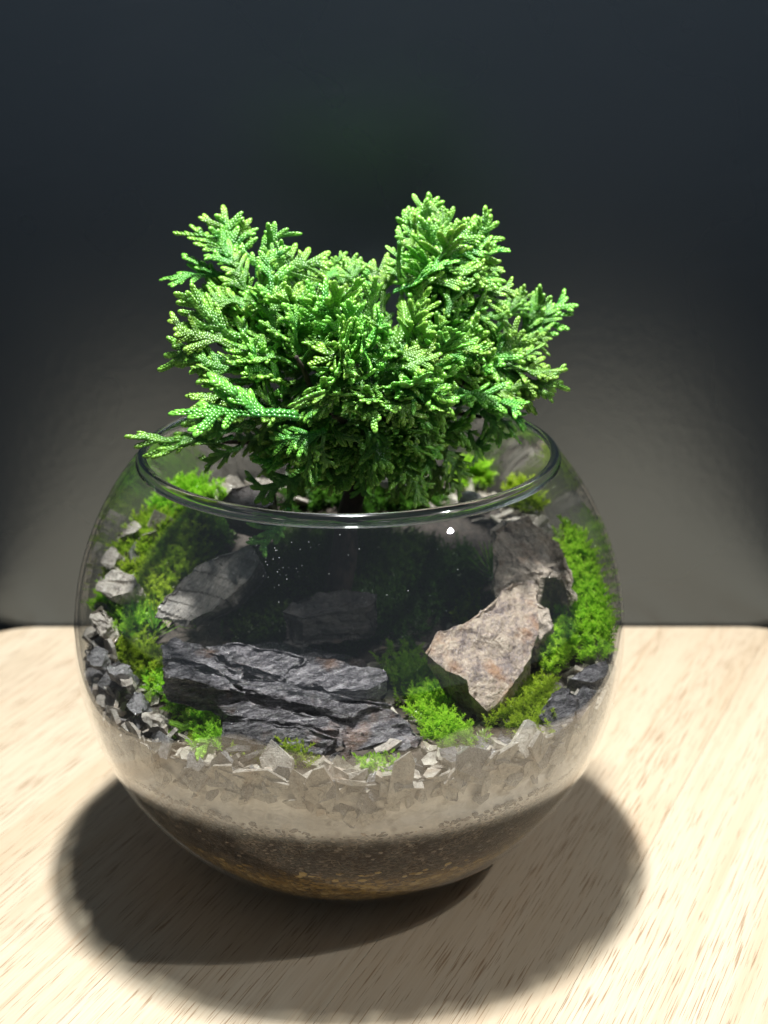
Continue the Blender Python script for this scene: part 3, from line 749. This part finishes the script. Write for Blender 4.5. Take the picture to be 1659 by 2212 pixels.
# sprays read off the photograph: base u, v -> tip u, v, depth, depth change
HS = [
 (512, 592, 392, 486, 1.4, 0), (508, 585, 478, 470, 1.7, 0), (515, 590, 512, 466, 1.6, 0.2), (560, 600, 546, 490, 1.5, 0), (515, 590, 388, 546, 1.2, -.2), (520, 600, 440, 520, 1.0, 0),
 (600, 612, 684, 520, 1.2, .2), (575, 600, 590, 520, 1.3, 0), (540, 640, 470, 560, 0.8, -.1), (600, 660, 560, 560, 0.4, -.2), (530, 660, 432, 622, 0.8, 0),
 (660, 640, 700, 562, 2.8, .2), (720, 650, 742, 556, 3.0, .2), (760, 640, 795, 566, 2.8, .1), (790, 640, 812, 545, 2.5, 0),
 (905, 565, 862, 434, 2.2, .2), (915, 560, 850, 482, 1.9, 0), (920, 545, 932, 434, 2.4, .2), (955, 560, 975, 455, 1.9, 0), (965, 565, 1016, 446, 2.2, .1), (975, 575, 1080, 490, 1.8, 0), (985, 600, 1066, 520, 1.5, -.1), (985, 620, 1064, 566, 1.2, -.2), (930, 600, 880, 520, 1.4, -.3), (880, 620, 830, 540, 1.6, 0),
 (1015, 650, 1050, 590, 0.6, 0), (1020, 660, 1100, 602, 0.4, -.1), (1010, 690, 1085, 650, 0.0, -.2), 
 (1120, 745, 1222, 608, 2.8, .2), (1125, 735, 1158, 602, 2.9, .1), (1125, 740, 1218, 655, 2.5, 0), (1130, 730, 1190, 700, 2.4, -.3), (1085, 690, 1120, 618, 2.8, .2), (1070, 720, 1090, 640, 2.2, 0), (1080, 770, 1150, 690, 1.8, 0),
 (1085, 790, 1192, 748, 0.2, -.2), (1090, 800, 1236, 812, -0.2, -.4), (1095, 810, 1228, 846, -0.3, -.4), (1085, 815, 1162, 872, -0.4, -.5), (1080, 805, 1205, 778, 0.2, -.3), (1060, 830, 1120, 890, -0.5, -.4),
 (505, 735, 376, 664, 0.0, -.1), (500, 750, 385, 690, -0.3, -.3), (505, 780, 362, 758, -0.4, -.3), (510, 800, 388, 800, -0.6, -.4), (540, 830, 432, 800, -1.2, -.6), (560, 850, 425, 830, -1.5, -.7),
 (640, 895, 452, 815, -2.2, -.8), (625, 890, 505, 880, -2.4, -.9), (650, 905, 560, 905, -2.5, -.9), (545, 920, 400, 892, -0.4, -.3), (520, 930, 420, 925, -1.0, -.4),
 (470, 960, 293, 978, -0.9, -.3), (500, 950, 380, 965, -1.0, -.4), (520, 965, 440, 1005, -1.2, -.4),
 (690, 940, 640, 1016, -3.0, -.5), (700, 930, 600, 985, -2.9, -.6), (700, 940, 695, 1000, -3.1, -.5),
 (865, 850, 980, 878, -3.0, -.7), (850, 860, 962, 850, -3.0, -.6), (830, 865, 905, 915, -3.2, -.8), (800, 870, 822, 900, -3.3, -.7), (830, 800, 948, 785, -2.9, -.6), (840, 790, 930, 740, -2.6, -.4), (760, 820, 700, 880, -3.2, -.7),
 (620, 1105, 566, 1195, -2.0, -.4), (625, 1100, 612, 1170, -2.1, -.4), (640, 1060, 600, 1110, -1.4, -.4), (660, 1020, 560, 1090, -1.2, -.4),
 (760, 960, 720, 1040, -0.6, -.3), (740, 980, 680, 1060, -0.4, -.3), (780, 990, 790, 1075, 0.0, -.2), (700, 960, 620, 1030, -0.8, -.3), (840, 960, 870, 1040, -0.6, -.3), (640, 960, 560, 1000, -1.4, -.3), (620, 940, 500, 985, -1.0, -.3), (900, 950, 960, 1010, -0.4, -.3), (860, 1010, 880, 1085, 0.4, -.2), (660, 1010, 640, 1080, -0.4, -.2), (930, 980, 960, 1070, 0.2, -.2), (720, 920, 740, 990, -2.2, -.5), (780, 920, 850, 970, -2.0, -.5), (880, 930, 960, 960, -1.6, -.4), (590, 900, 520, 940, -1.8, -.4), (1000, 920, 1060, 970, -0.2, -.3),
 (640, 640, 640, 560, 2.4, .1), (690, 650, 660, 575, 2.6, .1), (740, 650, 720, 570, 2.2, .1), (780, 650, 765, 560, 2.0, .1), (830, 640, 800, 575, 2.2, .1), (700, 690, 690, 610, 1.0, 0), (760, 690, 775, 610, 0.8, 0), (830, 680, 840, 590, 1.2, 0),
 (1050, 880, 1135, 925, 0.8, -.2), (1040, 890, 1100, 945, 0.4, -.3), (1000, 960, 1080, 990, 0.8, -.2), (960, 960, 990, 1040, -0.8, -.4), (900, 980, 850, 1020, -1.6, -.4), (880, 1000, 930, 1080, -1.2, -.3), (950, 1010, 1000, 1060, 0.0, -.3), (800, 970, 810, 1010, -1.8, -.3),
]
for (bu, bv, tu, tv, y, dy) in HS:
    ys = 0.85*y + (0.9 if not (tu < 470 and tv > 600) else -0.4)
    b = at(bu, bv, ys); t = at(tu, tv, ys+dy*0.85)
    t2 = b + (t-b)*(0.86 if tu > 1140 else 1.0)
    low = tv > 900
    add_spray(b, t2, nrm_for(0.9 if low else 0.6, 0.55 if not low else 0.7, 0.3), 0.7 if tu < 300 else 1.2 if (t-b).length > 1.6 else 1.4)
# filling sprays on the shells of the crown's masses
ELL = [(760, 760, -0.8, 4.0, 3.0, 2.0, 80), (540, 640, 0.8, 1.3, 1.3, 1.2, 18), (960, 590, 1.2, 1.5, 1.6, 1.6, 30), (1080, 770, 0.6, 1.2, 1.7, 1.2, 16), (790, 920, -0.4, 3.0, 2.4, 1.3, 44), (640, 700, 0.6, 1.9, 1.9, 1.3, 22)]
for (u, v, y, rx, ry, rz, n) in ELL:
    c = at(u, v, y+0.9)
    k = 0
    while k < n and nspray < 296:
        d = Vector((rnd.gauss(0, 1), rnd.gauss(-0.35, 1), rnd.gauss(0.35, 1))).normalized()
        if v > 880: d.z = -abs(d.z)*0.6 if rnd.random() < .6 else d.z*0.3; d.normalize()
        tip = c + Vector((d.x*rx, d.y*ry, d.z*rz))*rnd.uniform(0.82, 1.0)
        out = (Vector((d.x/rx, d.y/ry, d.z/rz)).normalized()*0.7 + (tip-CROWN+Vector((0, 0, 1.5))).normalized()*0.8 + Vector((rnd.gauss(0, .35), rnd.gauss(0, .35), rnd.gauss(0.1, .3)))).normalized()
        ln = rnd.uniform(1.3, 2.0)
        add_spray(tip-out*ln, tip, nrm_for(0.8, 0.5, 0.4), 1.25); k += 1

# inner sprays that cannot be told apart: one part
arr = []
for me in sprays:
    v = np.empty(len(me.vertices)*3, np.float32); me.vertices.foreach_get('co', v)
    f = np.empty(len(me.polygons)*3, np.int32); me.loops.foreach_get('vertex_index', f)
    t = np.empty(len(me.vertices), np.float32); me.attributes['tone'].data.foreach_get('value', t)
    arr.append((v.reshape(-1, 3)/S, f.reshape(-1, 3), t))
IV, IF, IT, off = [], [], [], 0
INN = [(770, 770, 0.3, 3.7, 2.9, 1.9, 64), (780, 930, 0.4, 3.1, 2.5, 1.4, 64), (560, 660, 1.4, 1.3, 1.2, 1.1, 16), (970, 600, 1.9, 1.3, 1.3, 1.4, 20), (1070, 790, 1.3, 1.1, 1.5, 1.0, 8)]
for (u, v, y, rx, ry, rz, n) in INN:
    c = at(u, v, y)
    for k in range(n):
        d = Vector((rnd.gauss(0, 1), rnd.gauss(-0.2, 1), rnd.gauss(0, 1))).normalized()
        tip = c + Vector((d.x*rx, d.y*ry, d.z*rz))*rnd.uniform(0.55, 1.0)
        out = (d*0.7 + (tip-CROWN+Vector((0, 0, 1.0))).normalized()*0.8 + Vector((rnd.gauss(0, .4), rnd.gauss(0, .4), rnd.gauss(-.1, .35)))).normalized()
        nr = nrm_for(0.8, 0.5, 0.4); nr = (nr-out*nr.dot(out)).normalized(); xx = out.cross(nr); sz = rnd.uniform(1.2, 1.9)/1.65
        V, F, T = arr[rnd.randrange(len(arr))]
        R = np.array([xx[:], out[:], nr[:]])*sz
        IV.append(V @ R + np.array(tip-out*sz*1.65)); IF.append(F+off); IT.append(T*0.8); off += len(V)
o = obj('inner_foliage', mesh('inner_foliage', np.vstack(IV), np.vstack(IF), M['cypress'], True, np.concatenate(IT), TB), tree); o['kind'] = 'stuff'

# ------------------------------------------------------------------ moss
def shoot_template(q, height, nleaf, ll, lw, lean):
    """a moss shoot: pointed leaves spiralling round a leaning stem; returns verts, tris, tones"""
    V, F, T = [], [], []
    a0 = q.uniform(0, 6.28); la = q.uniform(0, 6.28)
    for k in range(nleaf):
        f = (k+0.5)/nleaf; h = height*f
        c = Vector((math.cos(la)*lean*f*f*height, math.sin(la)*lean*f*f*height, h))
        a = a0 + k*2.4; rise = 0.25 + 0.9*f + q.gauss(0, .15)
        d = Vector((math.cos(a)*math.cos(rise), math.sin(a)*math.cos(rise), math.sin(rise)))
        d = (d + Vector((math.cos(la), math.sin(la), 0))*lean*0.5*f).normalized()
        s = d.cross(Vector((0, 0, 1)));  s = s.normalized() if s.length > 1e-3 else Vector((1, 0, 0))
        l = ll*(1.0 - 0.35*f)*q.uniform(0.75, 1.15); b = len(V)
        up = s.cross(d)
        V += [c, c+d*l*0.45+s*lw*0.5+up*0.01, c+d*l - up*l*0.12, c+d*l*0.45-s*lw*0.5+up*0.01]
        F += [(b, b+1, b+2), (b, b+2, b+3)]
        t = min(1, max(0, 0.25+0.6*f+q.gauss(0, .12)))
        T += [t*0.6, t, min(1, t+0.2), t]
    return np.array([v[:] for v in V]), np.array(F), np.array(T)
def moss(label, pts, width, dens, mat='moss', height=(0.25, 0.5), ll=0.2, lw=0.06, nleaf=26, seed=0, cat='moss', lean=0.5, lift=0.0, points=None, name='moss_clump', mound=0.25):
    q = random.Random(seed*31+5)
    P = points or [surf(*p) for p in pts]; P = [p for p in P if p]
    if not P: return
    tot = 0; segs = []
    if len(P) == 1: segs = [(P[0], P[0], 0.01)]
    for a, b in zip(P, P[1:]): segs.append((a, b, (b-a).length))
    tot = sum(s[2] for s in segs) + width
    n = max(6, int(tot*width*dens))
    org = cen(P); VV, FF, TT, off = [], [], [], 0
    for k in range(n):
        a, b, l = q.choices(segs, [s[2]+0.05 for s in segs])[0]
        p = a.lerp(b, q.random()); r = width*0.5*math.sqrt(q.random()); t = q.uniform(0, 6.28)
        x, y = p.x+r*math.cos(t), p.y+r*math.sin(t)
        if math.hypot(x, y) > 7.0: s_ = 7.0/math.hypot(x, y); x *= s_; y *= s_
        z = (zs(x, y) if points is None else p.z) + mound*(1-(r/(width*0.5+1e-6))**2)*0.8 + lift - 0.05
        V, F, T = shoot_template(q, q.uniform(*height), nleaf+8, ll*0.85, lw*0.7, lean)
        out = q.uniform(0, 6.28); tilt = Matrix.Rotation(q.gauss(0, .35)+0.5*r/(width+.01), 3, Vector((-math.sin(t), math.cos(t), 0)))
        V = V @ np.array(tilt).T + np.array((x, y, z))
        VV.append(V); FF.append(F+off); TT.append(np.clip(T + q.gauss(0, .12), 0, 1)); off += len(V)
    V = np.vstack(VV); zb = V[:, 2].min(); o3 = (org.x, org.y, zb)
    me = mesh(name, V, np.vstack(FF), M[mat], False, np.concatenate(TT), o3)
    return tag(obj(name, me, None, o3), label, cat, 'moss clumps around the rocks')
D = 60
moss('bright moss clump at the back left, seen through the open top', [(370, 1065), (430, 1045), (500, 1040), (540, 1035)], 1.3, D, lift=0.3, seed=1, height=(.35, .7), ll=.3, lw=.07)
moss('pale green moss below the rim at the upper left', [(310, 1120), (340, 1095), (380, 1140), (430, 1120)], 1.7, D, lift=0.45, seed=2, height=(.3, .6), ll=.26)
moss('bright yellow green moss above the slanted rock on the left', [(285, 1215), (340, 1200), (410, 1195), (350, 1245)], 1.7, D, lift=0.45, seed=3, height=(.3, .6), ll=.24)
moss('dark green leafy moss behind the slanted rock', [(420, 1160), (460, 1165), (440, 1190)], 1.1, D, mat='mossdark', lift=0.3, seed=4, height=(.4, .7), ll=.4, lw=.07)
moss('soft moss left of the lower end of the slanted rock', [(270, 1280), (310, 1300), (330, 1330), (265, 1320)], 1.5, D, lift=0.45, seed=5, height=(.25, .5))
moss('wispy yellow green moss beside the star tufts on the left', [(235, 1335), (265, 1360), (285, 1390), (270, 1410)], 0.9, D, lift=0.45, seed=6, height=(.3, .6), ll=.22)
moss('moss patch on the left between stones and slate', [(285, 1420), (300, 1455), (330, 1480)], 1.2, D, lift=0.35, seed=7, height=(.2, .4), ll=.18)
moss('spiky bright moss tuft in front of the layered slate', [(580, 1655), (620, 1640), (650, 1655)], 0.7, 50, seed=8, height=(.2, .45), ll=.15, points=None)
moss('flat moss tuft pressed against the front glass, right of the spiky tuft', [(775, 1665), (810, 1668), (845, 1660)], 0.8, 50, seed=9, height=(.15, .3), ll=.14)
moss('tiny moss sprig among chips at the left front', [(505, 1640)], 0.35, 70, seed=10, height=(.15, .3), ll=.13)
moss('bright moss flowing between the layered slate and the tan rock', [(860, 1430), (880, 1475), (910, 1520), (940, 1570), (980, 1605), (1010, 1620)], 1.1, 50, lift=0.12, seed=11, height=(.22, .45), ll=.17, lw=.045)
moss('olive moss on the left flank of the tan rock', [(905, 1450), (925, 1490), (950, 1530)], 0.8, 46, seed=12, height=(.3, .6), ll=.17, lw=.045)
moss('bright moss strip between the tan rock and the ridged stone', [(1095, 1600), (1110, 1560), (1135, 1535), (1160, 1500), (1175, 1600)], 0.9, 46, lift=0.2, seed=13, height=(.22, .45), ll=.17, lw=.045)
moss('leafy green moss at the right foot of the cavity rock', [(1180, 1440), (1200, 1410), (1190, 1465)], 0.9, D, lift=0.3, seed=14, height=(.25, .5), ll=.2)
moss('large bright moss patch along the right glass wall', [(1220, 1400), (1260, 1420), (1300, 1400), (1270, 1350), (1230, 1340), (1300, 1340)], 1.5, D, lift=0.4, seed=15, height=(.3, .55), ll=.2)
moss('bright moss strip above the large right patch', [(1270, 1300), (1260, 1260), (1290, 1240), (1250, 1200)], 1.2, D, lift=0.45, seed=16, height=(.3, .55), ll=.22)
moss('shaded green moss behind the cavity rock', [(1140, 1105), (1190, 1120), (1220, 1150), (1240, 1170)], 1.2, D, lift=0.4, seed=17, height=(.3, .6), ll=.26)
moss('bright moss clump at the back right, seen through the open top', [(1030, 1050), (1080, 1035), (1130, 1045)], 1.3, D, lift=0.3, seed=18, height=(.3, .6), ll=.28, lw=.07)
moss('light green moss sprig at the top corner of the tan rock', [(985, 1345), (1010, 1325), (1025, 1310)], 0.55, 50, seed=19, height=(.3, .5), ll=.2)
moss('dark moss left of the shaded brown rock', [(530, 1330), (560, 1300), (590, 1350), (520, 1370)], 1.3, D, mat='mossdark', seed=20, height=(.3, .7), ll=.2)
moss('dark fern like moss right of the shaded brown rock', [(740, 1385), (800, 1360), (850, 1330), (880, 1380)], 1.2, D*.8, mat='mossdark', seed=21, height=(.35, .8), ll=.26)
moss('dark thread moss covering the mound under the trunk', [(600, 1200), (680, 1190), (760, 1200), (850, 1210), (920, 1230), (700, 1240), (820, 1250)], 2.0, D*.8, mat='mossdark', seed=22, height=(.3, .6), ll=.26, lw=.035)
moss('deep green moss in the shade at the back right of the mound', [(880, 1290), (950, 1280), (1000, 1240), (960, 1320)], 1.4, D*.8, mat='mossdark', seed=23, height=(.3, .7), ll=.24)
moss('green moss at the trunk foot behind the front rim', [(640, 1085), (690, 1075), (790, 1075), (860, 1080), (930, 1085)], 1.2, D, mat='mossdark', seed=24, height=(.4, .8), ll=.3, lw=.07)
moss('feathery bright moss along the left end of the layered slate', [(335, 1480), (375, 1520), (420, 1565), (455, 1605), (460, 1630)], 0.8, 46, lift=0.2, seed=26, height=(.2, .42), ll=.17, lw=.05)
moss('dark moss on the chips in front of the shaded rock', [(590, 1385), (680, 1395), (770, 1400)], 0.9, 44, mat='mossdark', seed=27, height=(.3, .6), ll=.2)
moss('small moss sprig at the front right below the tan rock', [(1020, 1625)], 0.4, 60, seed=25, height=(.15, .3), ll=.13)

# lobed moss at the left front: flat bumpy fronds
lob = [spray_mesh(300+i, 0.17, M['moss'], 1.25) for i in range(3)]
lm = thing('lobed_moss', surf(390, 1540), 'glossy lobed moss with rounded fronds at the left front', 'moss')
for k, (u, v, a) in enumerate(((340, 1490, 2.6), (360, 1500, 1.5), (385, 1520, 2.2), (400, 1545, 0.6), (420, 1560, 3.2), (440, 1520, 0.9), (430, 1590, 2.4), (450, 1605, 3.6), (410, 1600, 4.1), (380, 1570, 4.4), (330, 1520, 4.2), (455, 1630, 4.6), (425, 1535, 5.4), (350, 1470, 0.4))):
    p = surf(u, v)
    if p is None: continue
    n = Vector((rnd.gauss(0, .3), rnd.gauss(-.5, .3), 1)).normalized(); d = Vector((math.cos(a), math.sin(a)*0.8, 0.35)); d = (d-n*d.dot(n)).normalized(); x = d.cross(n); s = rnd.uniform(0.42, 0.55)
    o = obj('frond', lob[k % 3], lm)
    R = Matrix(((x.x*s, d.x*s, n.x*s, 0), (x.y*s, d.y*s, n.y*s, 0), (x.z*s, d.z*s, n.z*s, 0), (0, 0, 0, 1)))
    o.matrix_local = Matrix.Translation((p + Vector((0, 0, 0.4)) - surf(390, 1540))*S) @ R

# star tufts with long single leaves
def blade_mesh():
    V, T, F = [], [], []
    for k in range(7):
        f = k/6; w_ = 0.026*math.sin(math.pi*(0.12+0.88*f)**0.8)*(1-f*0.15)+0.002; z = 0.30*math.sin(f*1.5)*f
        V += [(-w_, f*0.8, z+0.012), (0, f*0.8, z), (w_, f*0.8, z+0.012)]; T += [0.2+0.7*f]*3
    for k in range(6):
        b = k*3; F += [(b, b+1, b+4, b+3), (b+1, b+2, b+5, b+4)]
    return mesh('leaf', V, np.array(F), M['blade'], True, T)
BL = blade_mesh()
def star(u, v, lab, n=34, size=1.0, base=None, lift=0.25):
    p = base or surf(u, v)
    t = thing('star_moss', p, lab, 'moss', 'star shaped moss tufts')
    for k in range(n):
        o = obj('leaf', BL, t); a = k*2.4+rnd.gauss(0, .2); e = math.radians(15 + 65*k/n)
        o.matrix_local = Matrix.Translation((0, 0, (lift+0.012*k)*S)) @ Matrix.Rotation(a, 4, 'Z') @ Matrix.Rotation(e-0.3, 4, 'X') @ Matrix.Scale(size*rnd.uniform(.8, 1.15), 4)
star(335, 1395, 'star shaped moss tuft with long leaves touching the slate top corner', 38, 1.0)
star(296, 1385, 'star shaped moss tuft just left of the slate top corner', 36, 0.9)
star(425, 1375, 'dim star shaped tuft behind the left end of the slate', 34, 0.8)
star(1062, 1290, 'star shaped moss tuft standing beside the cavity rock', 40, 0.95, None, 0.5)
star(480, 1180, 'soft star tuft above the slanted rock', 34, 0.9)
star(400, 1075, 'tall star tuft at the back left near the rim', 36, 1.1)

# ------------------------------------------------------------------ pale specks on the front glass
def beads():
    C, A = [], []
    for k in range(60):
        if k < 34: u, v = rnd.gauss(600, 30), rnd.gauss(1225, 30)
        else: u, v = rnd.uniform(500, 1000), rnd.uniform(1155, 1330)
        d = ray(u, v); c0 = CAM-Vector((0, 0, ZC)); b = c0.dot(d); qd = b*b-(c0.dot(c0)-7.39**2); t = -b-math.sqrt(qd)
        p = CAM+d*t; s = rnd.uniform(0.003, 0.015)
        C.append(p[:]); A.append(np.eye(3)*s)
    V, F, T = blobs(C, A, [0.5]*len(C)); return mesh('glass_specks', V, F, M['speck'], True, None, (0, -5.4, 11.2))
o = obj('glass_specks', beads(), None, (0, -5.4, 11.2)); o['kind'] = 'stuff'; tag(o, 'tiny pale specks on the front glass below the rim', 'specks')
